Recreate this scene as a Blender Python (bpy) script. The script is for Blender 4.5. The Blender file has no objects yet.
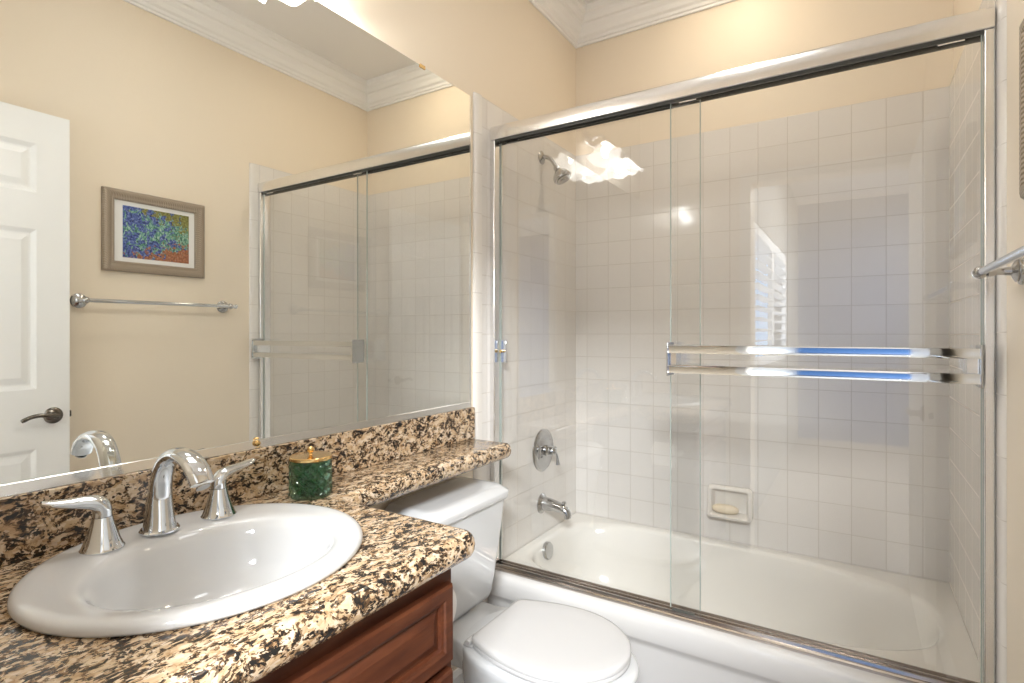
import bpy, bmesh, math, random
from mathutils import Vector, Matrix
random.seed(7)
PI = math.pi
C = bpy.context.scene.collection
SC = bpy.context.scene

# ---------------------------------------------------------------- camera, world, exposure
cam_d = bpy.data.cameras.new('camera'); cam = bpy.data.objects.new('camera', cam_d); C.objects.link(cam)
cam.location = (1.227, -1.839, 1.31)
cam.rotation_euler = (PI/2, 0, 0.5586)
cam_d.sensor_width = 36.0; cam_d.lens = 549.2/1024*36.0
cam_d.shift_x = (512-511.5)/1024; cam_d.shift_y = (333.5-341.5)/1024
cam_d.clip_start = 0.01
SC.camera = cam
w = bpy.data.worlds.new('sky'); SC.world = w; w.use_nodes = True
bg = w.node_tree.nodes['Background']; bg.inputs[0].default_value = (0.50, 0.70, 1.0, 1); bg.inputs[1].default_value = 5.0
SC.view_settings.view_transform = 'Standard'; SC.view_settings.look = 'None'
SC.view_settings.gamma = 1; SC.view_settings.use_curve_mapping = False
SC.view_settings.exposure = 0.14

def light(name, kind, loc, energy, color, size=0.1, rot=(0,0,0), size_y=None, spread=None):
    d = bpy.data.lights.new(name, kind); d.energy = energy; d.color = color
    if kind == 'AREA':
        d.size = size
        if size_y: d.shape = 'RECTANGLE'; d.size_y = size_y
    else: d.shadow_soft_size = size
    o = bpy.data.objects.new(name, d); C.objects.link(o); o.location = loc; o.rotation_euler = rot
    return o
WARM = (0.95, 0.98, 1.0)
light('bathroom_fill_light', 'AREA', (0.86, -0.66, 2.83), 1.5, (0.92, 0.97, 1.0), 0.32)  # added overhead fill, kept out of view of camera and mirror
light('recessed_tub_lamp', 'AREA', (0.80, 0.36, 2.915), 3.2, (1.0, 0.86, 0.66), 0.14)
light('bedroom_fill_light', 'AREA', (2.1, -3.75, 2.915), 540, (0.93, 0.97, 1.0), 0.9)  # added fill behind the camera, a bare area light without a fixture

# ---------------------------------------------------------------- materials
def mat(name, col=(0.8,0.8,0.8), rough=0.5, metal=0.0, spec=0.5, coat=0.0):
    m = bpy.data.materials.new(name); m.use_nodes = True
    b = m.node_tree.nodes['Principled BSDF']
    b.inputs['Base Color'].default_value = (*col, 1); b.inputs['Roughness'].default_value = rough
    b.inputs['Metallic'].default_value = metal; b.inputs['Specular IOR Level'].default_value = spec
    b.inputs['Coat Weight'].default_value = coat; b.inputs['Coat Roughness'].default_value = 0.04
    return m
def N(m, t, **k):
    n = m.node_tree.nodes.new(t)
    for a, v in k.items():
        if hasattr(n, a): setattr(n, a, v)
    return n
def L(m, a, b): m.node_tree.links.new(a, b)
def bsdf(m): return m.node_tree.nodes['Principled BSDF']
def math_n(m, op, a, b=None, c=None):
    n = N(m, 'ShaderNodeMath', operation=op)
    for i, v in enumerate((a, b, c)):
        if v is None: continue
        if isinstance(v, (int, float)): n.inputs[i].default_value = v
        else: L(m, v, n.inputs[i])
    return n.outputs[0]
def ramp(m, fac, stops, interp='LINEAR'):
    r = N(m, 'ShaderNodeValToRGB'); r.color_ramp.interpolation = interp
    els = r.color_ramp.elements
    while len(els) < len(stops): els.new(0.5)
    for e, (p, c) in zip(els, stops): e.position = p; e.color = (*c, 1)
    L(m, fac, r.inputs[0]); return r.outputs[0]
def noise(m, vec, scale, detail=3, rough=0.5, dist=0.0):
    n = N(m, 'ShaderNodeTexNoise'); n.inputs['Scale'].default_value = scale; n.inputs['Detail'].default_value = detail
    n.inputs['Roughness'].default_value = rough; n.inputs['Distortion'].default_value = dist
    L(m, vec, n.inputs['Vector']); return n
def objco(m): return N(m, 'ShaderNodeTexCoord').outputs['Object']
def bump(m, h, strength, dist=0.001):
    b = N(m, 'ShaderNodeBump'); b.inputs['Strength'].default_value = strength; b.inputs['Distance'].default_value = dist
    L(m, h, b.inputs['Height']); L(m, b.outputs[0], bsdf(m).inputs['Normal'])
def mixc(m, fac, a, b, mode='MIX'):
    n = N(m, 'ShaderNodeMix'); n.data_type = 'RGBA'; n.blend_type = mode
    for s, v in ((0, fac), (6, a), (7, b)):
        if isinstance(v, tuple): n.inputs[s].default_value = (*v, 1)
        elif isinstance(v, (int, float)): n.inputs[s].default_value = v
        else: L(m, v, n.inputs[s])
    return n.outputs[2]

def paint(name, col, rough=0.45):
    m = mat(name, col, rough, spec=0.35)
    n = noise(m, objco(m), 90, 3); bump(m, n.outputs['Fac'], 0.12, 0.002)
    return m
M_wall = paint('cream_wall_paint', (0.86, 0.755, 0.61))
M_ceil = paint('white_ceiling_paint', (0.92, 0.90, 0.88))
M_trim = mat('white_trim_paint', (0.94, 0.93, 0.91), 0.3)
M_door = mat('white_door_paint', (0.92, 0.92, 0.91), 0.3)
M_blue = paint('blue_for_chrome_reflection', (0.03, 0.08, 0.19))  # invented blue, put on the unseen far wall to tint chrome reflections
M_bed = paint('bedroom_wall_paint', (0.33, 0.32, 0.30))

def tile_mat(name, ax_u, u_off, z_off, pitch=0.1147, col=(0.80,0.765,0.725), grout=(0.60,0.555,0.50), gw=0.011, rough=0.12, bmp=0.35):
    m = mat(name, col, rough, spec=0.5)
    co = objco(m); s = N(m, 'ShaderNodeSeparateXYZ'); L(m, co, s.inputs[0])
    def line(out, off):
        a = math_n(m, 'DIVIDE', math_n(m, 'SUBTRACT', out, off), pitch)
        fl = math_n(m, 'FRACT', a)
        d = math_n(m, 'ABSOLUTE', math_n(m, 'SUBTRACT', fl, 0.5))       # 0.5 at the joint
        r = N(m, 'ShaderNodeMapRange'); r.inputs[1].default_value = 0.5-gw*1.6; r.inputs[2].default_value = 0.5-gw*0.6
        L(m, d, r.inputs[0]); return r.outputs[0], math_n(m, 'FLOOR', a)
    g1, id1 = line(s.outputs[ax_u], u_off); g2, id2 = line(s.outputs[2], z_off)
    g = math_n(m, 'MAXIMUM', g1, g2)
    cb = N(m, 'ShaderNodeCombineXYZ'); L(m, id1, cb.inputs[0]); L(m, id2, cb.inputs[1])
    wn = N(m, 'ShaderNodeTexWhiteNoise'); L(m, cb.outputs[0], wn.inputs[0])
    c2 = mixc(m, wn.outputs[0], col, tuple(c*0.955 for c in col))
    L(m, mixc(m, g, c2, grout), bsdf(m).inputs['Base Color'])
    rr = N(m, 'ShaderNodeMapRange'); rr.inputs[3].default_value = rough; rr.inputs[4].default_value = 0.6
    L(m, g, rr.inputs[0]); L(m, rr.outputs[0], bsdf(m).inputs['Roughness'])
    nz = noise(m, co, 9, 2)
    # each tile is set with a slight tilt of its own
    tx = math_n(m, 'MULTIPLY', math_n(m, 'SUBTRACT', wn.outputs[0], 0.5), math_n(m, 'SUBTRACT', math_n(m, 'DIVIDE', s.outputs[ax_u], pitch), id1))
    h = math_n(m, 'ADD', math_n(m, 'MULTIPLY', nz.outputs['Fac'], 1.3), math_n(m, 'MULTIPLY', g, -1.0))
    h = math_n(m, 'ADD', h, math_n(m, 'MULTIPLY', tx, 0.5))
    bump(m, h, bmp, 0.0015)
    return m
M_tile_back = tile_mat('back_wall_tile', 0, 0.757, 2.225)
M_tile_left = tile_mat('side_wall_tile_left', 1, 0.741-0.004, 2.225)
M_tile_right = tile_mat('side_wall_tile_right', 1, 0.741-0.004, 2.225)
M_bull = tile_mat('bullnose_tile', 0, 50.05, 2.225, pitch=0.152, col=(0.83,0.79,0.74), gw=0.007, rough=0.08, bmp=0.1)
M_floor = tile_mat('floor_tile', 0, 0.1, 0.0, pitch=0.33, col=(0.36,0.31,0.26), grout=(0.22,0.19,0.16), gw=0.006, rough=0.3)

def granite():
    m = mat('brown_gold_granite', rough=0.12, spec=0.5)
    co = objco(m)
    mp = N(m, 'ShaderNodeMapping'); mp.inputs['Scale'].default_value = (1.15, 0.68, 1.0); mp.inputs['Rotation'].default_value = (0.5, 0, 0.2); L(m, co, mp.inputs[0])
    st = mp.outputs[0]
    wv = noise(m, co, 18, 3)
    warp = N(m, 'ShaderNodeVectorMath', operation='MULTIPLY_ADD'); L(m, wv.outputs['Color'], warp.inputs[0]); warp.inputs[1].default_value = (0.03,)*3; L(m, st, warp.inputs[2])
    v = warp.outputs[0]
    a = noise(m, v, 52, 5, 0.65).outputs['Fac']
    base = ramp(m, a, [(0.30, (0.20,0.10,0.045)), (0.40, (0.40,0.24,0.12)), (0.50, (0.60,0.43,0.26)), (0.60, (0.70,0.57,0.42)), (0.74, (0.62,0.55,0.46))])
    v2 = N(m, 'ShaderNodeTexVoronoi'); v2.inputs['Scale'].default_value = 150; L(m, v, v2.inputs['Vector'])
    s2 = N(m, 'ShaderNodeSeparateColor'); L(m, v2.outputs['Color'], s2.inputs[0])
    grain = mixc(m, 0.5, base, ramp(m, s2.outputs[1], [(0, (0.26,0.15,0.07)), (0.35, (0.55,0.38,0.22)), (0.7, (0.69,0.55,0.39)), (1, (0.76,0.66,0.54))]))
    # angular grains: brown and near-black minerals, densest in drifting patches
    big = noise(m, co, 16, 3).outputs['Fac']
    mid = noise(m, v, 66, 4, 0.65).outputs['Fac']
    def grains(scale, k1, k2):
        vg = N(m, 'ShaderNodeTexVoronoi'); vg.inputs['Scale'].default_value = scale; vg.inputs['Randomness'].default_value = 1.0; L(m, v, vg.inputs['Vector'])
        sg = N(m, 'ShaderNodeSeparateColor'); L(m, vg.outputs['Color'], sg.inputs[0])
        f = math_n(m, 'MULTIPLY_ADD', mid, -k1, math_n(m, 'MULTIPLY_ADD', sg.outputs[0], 0.42, 0.0))
        return math_n(m, 'MULTIPLY_ADD', big, -k2, f), sg
    f1, sg1 = grains(205, 1.6, 0.55); f2, sg2 = grains(320, 1.7, 0.35)
    t1 = math_n(m, 'GREATER_THAN', f1, -0.79); t2 = math_n(m, 'GREATER_THAN', f2, -0.72); t3 = math_n(m, 'GREATER_THAN', f1, -0.665)
    m1 = mixc(m, math_n(m, 'MULTIPLY', t1, 0.85), grain, ramp(m, sg1.outputs[2], [(0.1, (0.07,0.035,0.017)), (0.9, (0.24,0.135,0.065))]))
    m1 = mixc(m, t2, m1, ramp(m, sg2.outputs[2], [(0.2, (0.03,0.02,0.014)), (0.9, (0.12,0.065,0.032))]))
    m1 = mixc(m, t3, m1, (0.018,0.016,0.015))
    vo = N(m, 'ShaderNodeTexVoronoi'); vo.inputs['Scale'].default_value = 120; L(m, v, vo.inputs['Vector'])
    sp = ramp(m, vo.outputs['Distance'], [(0.20, (1,1,1)), (0.30, (0,0,0))])
    sel = N(m, 'ShaderNodeSeparateColor'); L(m, vo.outputs['Color'], sel.inputs[0])
    sp2 = math_n(m, 'MULTIPLY', sp, math_n(m, 'GREATER_THAN', sel.outputs[0], 0.85))
    m2 = mixc(m, sp2, m1, (0.025,0.02,0.017))
    L(m, m2, bsdf(m).inputs['Base Color'])
    return m
M_granite = granite()

M_china = mat('white_glazed_china', (0.66, 0.66, 0.66), 0.06, spec=0.5, coat=0.3)
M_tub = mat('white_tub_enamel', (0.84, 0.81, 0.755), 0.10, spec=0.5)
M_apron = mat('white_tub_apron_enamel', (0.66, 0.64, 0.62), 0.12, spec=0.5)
M_seat = mat('white_seat_plastic', (0.60, 0.585, 0.575), 0.22)
M_chrome = mat('polished_chrome', (0.72, 0.75, 0.79), 0.05, 1.0)
M_chrome2 = mat('worn_chrome', (0.52, 0.52, 0.52), 0.16, 1.0)
def brushed(name, col, rough):
    m = mat(name, col, rough, 1.0)
    n = noise(m, objco(m), 60, 2); L(m, math_n(m, 'MULTIPLY_ADD', n.outputs['Fac'], 0.10, rough-0.05), bsdf(m).inputs['Roughness'])
    return m
M_alu = brushed('bright_aluminium', (0.84, 0.83, 0.82), 0.24)
M_track = brushed('dull_track_aluminium', (0.55, 0.50, 0.46), 0.18)
M_nickel = mat('satin_nickel', (0.50, 0.49, 0.47), 0.22, 1.0)
M_pewter = mat('aged_pewter', (0.20, 0.18, 0.16), 0.22, 1.0)
M_gold = mat('polished_brass', (0.86, 0.60, 0.27), 0.16, 1.0)
M_rubber = mat('dark_rubber_gasket', (0.05, 0.055, 0.05), 0.5)
M_slot = mat('recess_shade_and_guide', (0.07, 0.07, 0.06), 0.5)  # near-black for the header's recess shade; hangers and door guide share it
M_white = mat('matt_white_paper', (0.84, 0.83, 0.81), 0.8)
M_soap = mat('cream_soap', (0.83, 0.72, 0.55), 0.35)
M_ceramic = mat('white_soap_dish_ceramic', (0.84, 0.80, 0.74), 0.12)

M_mirror = mat('silvered_mirror', (0.90, 0.91, 0.88), 0.0, 1.0)
M_channel = mat('mirror_channel_metal', (0.86, 0.85, 0.83), 0.12, 1.0)

def glass_mat(name, tint, f0=0.05, gloss=1.0):
    m = bpy.data.materials.new(name); m.use_nodes = True; nt = m.node_tree; nt.nodes.clear()
    out = nt.nodes.new('ShaderNodeOutputMaterial'); mx = nt.nodes.new('ShaderNodeMixShader')
    tr = nt.nodes.new('ShaderNodeBsdfTransparent'); tr.inputs[0].default_value = (*tint, 1)
    gl = nt.nodes.new('ShaderNodeBsdfGlossy'); gl.inputs[0].default_value = (1,1,1,1); gl.inputs['Roughness'].default_value = 0.0
    lw = nt.nodes.new('ShaderNodeLayerWeight'); lw.inputs[0].default_value = 0.5
    pw = nt.nodes.new('ShaderNodeMath'); pw.operation = 'POWER'; pw.inputs[1].default_value = 5; nt.links.new(lw.outputs['Facing'], pw.inputs[0])
    fr = nt.nodes.new('ShaderNodeMath'); fr.operation = 'MULTIPLY_ADD'; fr.inputs[1].default_value = 1-f0; fr.inputs[2].default_value = f0; nt.links.new(pw.outputs[0], fr.inputs[0])
    nt.links.new(fr.outputs[0], mx.inputs[0]); nt.links.new(tr.outputs[0], mx.inputs[1]); nt.links.new(gl.outputs[0], mx.inputs[2])
    nt.links.new(mx.outputs[0], out.inputs[0]); return m
M_glass = glass_mat('shower_door_glass', (0.978, 0.980, 0.978))
M_gedge = mat('green_glass_edge', (0.42, 0.47, 0.43), 0.15)
def jar_glass():
    m = mat('green_pressed_glass', (0.30, 0.58, 0.44), 0.03)
    b = bsdf(m); b.inputs['Transmission Weight'].default_value = 1.0; b.inputs['IOR'].default_value = 1.45
    return m
M_jar = jar_glass()

def wood():
    m = mat('cherry_stained_wood', (0.16, 0.045, 0.018), 0.33, spec=0.35)
    mp = N(m, 'ShaderNodeMapping'); mp.inputs['Scale'].default_value = (8, 1.2, 8); L(m, objco(m), mp.inputs[0])
    n = noise(m, mp.outputs[0], 6, 5, 0.6, 0.4)
    L(m, ramp(m, n.outputs['Fac'], [(0.3, (0.050,0.013,0.006)), (0.55, (0.083,0.024,0.010)), (0.75, (0.12,0.038,0.016))]), bsdf(m).inputs['Base Color'])
    return m
M_wood = wood()

def frame_mat():
    m = mat('carved_champagne_frame', (0.38, 0.30, 0.22), 0.4, 0.25)
    co = objco(m)
    wv = N(m, 'ShaderNodeTexWave'); wv.inputs['Scale'].default_value = 62; wv.inputs['Distortion'].default_value = 1.2
    wv.bands_direction = 'DIAGONAL'; L(m, co, wv.inputs[0])
    L(m, ramp(m, wv.outputs['Fac'], [(0.1, (0.27,0.21,0.15)), (0.6, (0.42,0.34,0.26)), (1, (0.50,0.42,0.34))]), bsdf(m).inputs['Base Color'])
    bump(m, wv.outputs['Fac'], 0.6, 0.003); return m
M_frame = frame_mat()

def art_mat():        # plain generic flower-bed daubs, laid out on the panel's own y/z axes
    m = mat('flower_bed_print', rough=0.35)
    co = objco(m); s = N(m, 'ShaderNodeSeparateXYZ'); L(m, co, s.inputs[0])
    mp = N(m, 'ShaderNodeMapping'); mp.inputs['Scale'].default_value = (1, 1.6, 0.9); mp.inputs['Rotation'].default_value = (0.5, 0, 0); L(m, co, mp.inputs[0])
    gn = noise(m, mp.outputs[0], 75, 4, 0.6, 1.2).outputs['Fac']
    green = ramp(m, gn, [(0.34, (0.02,0.06,0.05)), (0.44, (0.07,0.22,0.16)), (0.53, (0.20,0.42,0.31)), (0.64, (0.45,0.60,0.48))])
    bn = noise(m, co, 110, 4, 0.65).outputs['Fac']
    blue = ramp(m, bn, [(0.36, (0.015,0.02,0.08)), (0.46, (0.05,0.08,0.28)), (0.58, (0.13,0.19,0.46)), (0.70, (0.42,0.46,0.66))])
    olive = ramp(m, bn, [(0.35, (0.10,0.09,0.02)), (0.55, (0.26,0.25,0.07)), (0.7, (0.42,0.38,0.14))])
    rust = ramp(m, bn, [(0.35, (0.20,0.07,0.03)), (0.55, (0.42,0.17,0.09)), (0.7, (0.55,0.33,0.20))])
    z0, y0 = 1.765, -0.54
    zz = math_n(m, 'SUBTRACT', s.outputs[2], z0); yy = math_n(m, 'SUBTRACT', s.outputs[1], y0)
    def blob(sc, off):
        o = N(m, 'ShaderNodeVectorMath', operation='ADD'); L(m, co, o.inputs[0]); o.inputs[1].default_value = (off, off*0.7, off*0.3)
        return noise(m, o.outputs[0], sc, 4, 0.7, 0.6).outputs['Fac']
    # blue flower heads in clumps over green blades, an olive bank at the top right, bare rust soil at the bottom right
    bl = math_n(m, 'ADD', math_n(m, 'MULTIPLY', blob(34, 3.1), 2.2), math_n(m, 'ADD', math_n(m, 'MULTIPLY', math_n(m, 'ABSOLUTE', zz), 2.0), math_n(m, 'MULTIPLY', yy, -0.9)))
    c = mixc(m, math_n(m, 'GREATER_THAN', bl, 1.20), green, blue)
    ol = math_n(m, 'ADD', math_n(m, 'ADD', math_n(m, 'MULTIPLY', zz, 3.4), math_n(m, 'MULTIPLY', yy, 1.6)), math_n(m, 'MULTIPLY', blob(45, 7.7), 1.6))
    c = mixc(m, math_n(m, 'GREATER_THAN', ol, 1.12), c, olive)
    ru = math_n(m, 'ADD', math_n(m, 'ADD', math_n(m, 'MULTIPLY', zz, -4.2), math_n(m, 'MULTIPLY', yy, 1.5)), math_n(m, 'MULTIPLY', blob(45, 11.3), 1.6))
    c = mixc(m, math_n(m, 'GREATER_THAN', ru, 1.14), c, rust)
    c = mixc(m, math_n(m, 'GREATER_THAN', blob(85, 5.0), 0.69), c, (0.55, 0.60, 0.62))
    L(m, c, bsdf(m).inputs['Base Color']); return m
M_art = art_mat()

def shade_mat():
    m = bpy.data.materials.new('frosted_white_lamp_glass'); m.use_nodes = True; nt = m.node_tree; nt.nodes.clear()
    out = nt.nodes.new('ShaderNodeOutputMaterial'); tl = nt.nodes.new('ShaderNodeBsdfTranslucent'); tl.inputs[0].default_value = (0.95,0.95,0.95,1)
    tp_ = nt.nodes.new('ShaderNodeBsdfTransparent'); mx = nt.nodes.new('ShaderNodeMixShader'); mx.inputs[0].default_value = 0.45
    em = nt.nodes.new('ShaderNodeEmission'); em.inputs[0].default_value = (1.0, 0.97, 0.93, 1); em.inputs[1].default_value = 1.6
    ad = nt.nodes.new('ShaderNodeAddShader')
    nt.links.new(tl.outputs[0], mx.inputs[1]); nt.links.new(tp_.outputs[0], mx.inputs[2]); nt.links.new(mx.outputs[0], ad.inputs[0]); nt.links.new(em.outputs[0], ad.inputs[1]); nt.links.new(ad.outputs[0], out.inputs[0])
    return m
M_shade = shade_mat()
M_bulb = mat('lit_bulb', (1,1,1)); bsdf(M_bulb).inputs['Emission Color'].default_value = (1, 0.95, 0.86, 1); bsdf(M_bulb).inputs['Emission Strength'].default_value = 12
M_dome = mat('unseen_lamp_glow', (0.9,0.9,0.9)); bsdf(M_dome).inputs['Emission Color'].default_value = (1, 0.96, 0.9, 1); bsdf(M_dome).inputs['Emission Strength'].default_value = 3  # glow of the added ceiling dome, shared by the recessed lens

# ---------------------------------------------------------------- helpers
OFF = {}
def thing(name, label, cat, loc, group=None, kind=None):
    o = bpy.data.objects.new(name, None); C.objects.link(o); o.location = loc; o.empty_display_size = 0.05
    OFF[o] = Vector(loc)
    if kind: o['kind'] = kind
    else: o['label'] = label; o['category'] = cat
    if group: o['group'] = group
    return o
def obj(name, bm, m, parent=None, origin=None, smooth=True, bevel=0, seg=2, auto=35, subsurf=0, label=None, mods=None):
    """link bm (world coordinates) as one mesh object"""
    off = OFF[parent] if parent is not None else Vector(origin or (0,0,0))
    bmesh.ops.translate(bm, vec=-off, verts=bm.verts)
    bmesh.ops.recalc_face_normals(bm, faces=bm.faces)
    me = bpy.data.meshes.new(name); bm.to_mesh(me); bm.free()
    if isinstance(m, (list, tuple)):
        for x in m: me.materials.append(x)
    else: me.materials.append(m)
    o = bpy.data.objects.new(name, me); C.objects.link(o)
    if parent is not None: o.parent = parent
    else: o.location = off
    OFF[o] = off if parent is not None else off
    if smooth:
        for p in me.polygons: p.use_smooth = True
        if auto:
            me.set_sharp_from_angle(angle=math.radians(auto))
    if bevel:
        b = o.modifiers.new('bevel', 'BEVEL'); b.width = bevel; b.segments = seg; b.limit_method = 'ANGLE'; b.angle_limit = math.radians(40)
        b.harden_normals = False
    if subsurf:
        s = o.modifiers.new('subsurf', 'SUBSURF'); s.levels = s.render_levels = subsurf
    if label: o['label'] = label
    return o
def struct(name, bm, m, parent=None, **k):
    o = obj(name, bm, m, parent, **k)
    if parent is None: o['kind'] = 'structure'
    return o
def B(): return bmesh.new()
def box(bm, a, b, mi=0):
    x0,y0,z0 = a; x1,y1,z1 = b
    vs = [bm.verts.new(p) for p in ((x0,y0,z0),(x1,y0,z0),(x1,y1,z0),(x0,y1,z0),(x0,y0,z1),(x1,y0,z1),(x1,y1,z1),(x0,y1,z1))]
    for f in ((0,3,2,1),(4,5,6,7),(0,1,5,4),(1,2,6,5),(2,3,7,6),(3,0,4,7)):
        fc = bm.faces.new([vs[i] for i in f]); fc.material_index = mi
    return bm
def bx(a, b): return box(B(), a, b)
def loft(bm, rings, closed=True, cap0=True, cap1=True, mi=0):
    """rings: lists of points, all the same length"""
    R = [[bm.verts.new(p) for p in r] for r in rings]
    n = len(R[0])
    for a, b in zip(R, R[1:]):
        for i in range(n if closed else n-1):
            j = (i+1) % n
            f = bm.faces.new((a[i], a[j], b[j], b[i])); f.material_index = mi
    if cap0 and closed: bm.faces.new(R[0][::-1]).material_index = mi
    if cap1 and closed: bm.faces.new(R[-1]).material_index = mi
    return R
def basis(d, ref=(0,0,1)):
    d = Vector(d).normalized(); r = Vector(ref)
    if abs(d.dot(r)) > 0.98: r = Vector((1,0,0)) if abs(d.x) < 0.9 else Vector((0,1,0))
    u = r.cross(d).normalized(); v = d.cross(u).normalized(); return u, v
def lathe(bm, prof, loc, axis=(0,0,1), n=40, cap=True, mi=0):
    """prof: (radius, distance along axis)"""
    d = Vector(axis).normalized(); u, v = basis(d); loc = Vector(loc)
    rings = [[loc + d*h + (u*math.cos(2*PI*i/n) + v*math.sin(2*PI*i/n))*max(r, 1e-5) for i in range(n)] for r, h in prof]
    loft(bm, rings, True, cap, cap, mi); return bm
def sweep(bm, pts, rad, n=20, side=None, caps=True, sub=6):
    """tube along pts (catmull-rom smoothed); rad = list of (a along side, b in plane)"""
    P = [Vector(p) for p in pts]; Rr = [(r, r) if isinstance(r, (int,float)) else r for r in rad]
    if sub > 1:
        Q, S = [], []
        for i in range(len(P)-1):
            p0 = P[max(i-1,0)]; p1 = P[i]; p2 = P[i+1]; p3 = P[min(i+2,len(P)-1)]
            for k in range(sub):
                t = k/sub
                Q.append(0.5*((2*p1) + (p2-p0)*t + (2*p0-5*p1+4*p2-p3)*t*t + (3*p1-p0-3*p2+p3)*t**3))
                q = t*t*(3-2*t) if False else t
                S.append(tuple(Rr[i][c]*(1-q)+Rr[i+1][c]*q for c in (0,1)))
        Q.append(P[-1]); S.append(Rr[-1]); P, Rr = Q, S
    rings = []
    for i, p in enumerate(P):
        t = (P[min(i+1,len(P)-1)] - P[max(i-1,0)]).normalized()
        if side is not None: s = Vector(side); s = (s - t*s.dot(t)).normalized(); v = t.cross(s).normalized()
        else: s, v = basis(t)
        a, b = Rr[i]
        rings.append([p + s*a*math.cos(2*PI*k/n) + v*b*math.sin(2*PI*k/n) for k in range(n)])
    loft(bm, rings, True, caps, caps); return bm
def prism(bm, poly, axis, a, b):
    """poly: 2-D points in the two other axes (in order), extruded along axis from a to b"""
    def P(q, h):
        if axis == 0: return (h, q[0], q[1])
        if axis == 1: return (q[0], h, q[1])
        return (q[0], q[1], h)
    loft(bm, [[P(q, a) for q in poly], [P(q, b) for q in poly]]); return bm
def fillet(poly, radii, seg=6):
    out = []; n = len(poly)
    for i, p in enumerate(poly):
        r = radii[i] if isinstance(radii, (list,tuple)) else radii
        p = Vector(p); a = Vector(poly[i-1]); b = Vector(poly[(i+1)%n])
        if r <= 0: out.append(tuple(p)); continue
        d1 = (a-p).normalized(); d2 = (b-p).normalized(); ang = d1.angle(d2); t = r/math.tan(ang/2)
        p1 = p+d1*t; p2 = p+d2*t; c = p + (d1+d2).normalized()*(r/math.sin(ang/2))
        a1 = math.atan2(*(p1-c).yx); a2 = math.atan2(*(p2-c).yx); da = (a2-a1+PI)%(2*PI)-PI
        for k in range(seg+1):
            t_ = a1+da*k/seg; out.append((c.x+r*math.cos(t_), c.y+r*math.sin(t_)))
    return out
def offset_poly(poly, d):
    """inward offset (poly ccw) by d, per-vertex normals"""
    out = []; n = len(poly)
    for i in range(n):
        a = Vector(poly[i-1]); p = Vector(poly[i]); b = Vector(poly[(i+1)%n])
        e1 = (p-a).normalized(); e2 = (b-p).normalized()
        n1 = Vector((-e1.y, e1.x)); n2 = Vector((-e2.y, e2.x)); m = n1+n2
        if m.length < 1e-6: m = n1
        m.normalize(); k = max(m.dot(n1), 0.35)
        q = p + m*(d/k); out.append((q.x, q.y))
    return out
def frame_ring(bm, y0, y1, z0, z1, prof, x_of):
    """mitred frame in a y-z plane; prof: (inset, height above the plane)"""
    rings = [[(x_of(h), y0+i, z0+i), (x_of(h), y1-i, z0+i), (x_of(h), y1-i, z1-i), (x_of(h), y0+i, z1-i)] for i, h in prof]
    loft(bm, rings, True, False, False); return bm

# ---------------------------------------------------------------- the room
W = 1.537; WT = 1.524; D = 0.741; H = 2.926; YD = -1.76; YD2 = -1.90   # YD: inner face of the door wall
BX0, BX1, BY = 0.62, 4.2, -6.0
bm = bx((-0.12, YD2, 0), (0.0, D+0.12, H)); wl = struct('wall_left', bm, M_wall)
bm = bx((-0.12, D+0.013, 0), (W+0.12, D+0.13, H)); wb = struct('wall_back', bm, M_wall)
bm = bx((W, YD, 0), (W+0.12, D+0.12, H)); wr = struct('wall_right', bm, M_wall)
bm = box(B(), (0.0, YD2, 0), (0.70, YD, H)); box(bm, (0.70, YD2, 2.21), (1.50, YD, H)); box(bm, (1.50, YD2, 0), (W+0.12, YD, H))
struct('wall_front', bm, M_wall)
struct('floor', bx((-0.12, BY, -0.05), (BX1, D+0.13, 0)), M_floor)
struct('ceiling', bx((-0.12, BY, H), (BX1, D+0.13, H+0.05)), M_ceil)
# tiled surround of the tub
z0t, z1t = 0.3852, 2.225
struct('tile_panel', bx((0.0, D, z0t), (WT, D+0.0135, z1t)), M_tile_back, wb)
bm = box(B(), (0.0, -0.108, 0.0), (0.006, D, z1t)); struct('tile_panel', bm, M_tile_left, wl)
def bullnose(x, sgn, ya, yb, za, zb):
    b = B(); r = []
    for k in range(9):
        t = k/8*PI/2; r.append((x + sgn*0.011*math.sin(t), ya + (yb-ya)*0.72*(1-math.cos(t))))
    r.append((x + sgn*0.011, yb)); r.append((x, yb))
    loft(b, [[(p[0], p[1], za) for p in r], [(p[0], p[1], zb) for p in r]]); return b
struct('bullnose_trim', bullnose(0.0, 1, -0.152, -0.108, 0.0, z1t), M_bull, wl)
bm = box(B(), (WT, -0.035, 0.0), (W, D, z1t)); struct('tile_panel', bm, M_tile_right, wr)
struct('bullnose_trim', bullnose(W, -1, -0.088, -0.035, 0.0, z1t), M_bull, wr)
# crown moulding, mitred round the room
prof = [(0.0,2.787),(0.010,2.787),(0.012,2.797),(0.020,2.800),(0.024,2.812),(0.036,2.820),(0.046,2.838),(0.060,2.852),(0.064,2.862),(0.076,2.866),(0.088,2.882),(0.092,2.894),(0.104,2.900),(0.108,2.912),(0.110,2.926),(0,2.926)]
bm = B()
rings = [[(d, YD+d, z), (W-d, YD+d, z), (W-d, D+0.013-d, z), (d, D+0.013-d, z)] for d, z in prof]
loft(bm, rings, True, False, False)
struct('trim_1', bm, M_trim, smooth=False)
# baseboard on the left wall beside the toilet and on the right wall
def baseboard(name, x0, x1, ya, yb):
    s = 1 if x1 > x0 else -1
    b = B(); p = [(x0,0),(x1,0),(x1,0.075),(x0+s*0.006,0.09),(x0,0.092)]
    loft(b, [[(q[0], ya, q[1]) for q in p], [(q[0], yb, q[1]) for q in p]]); struct(name, b, M_trim, smooth=False)
baseboard('baseboard_left', 0.0, 0.014, -0.955, -0.153)
baseboard('baseboard_right', W, W-0.014, -1.70, -0.09)
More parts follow.
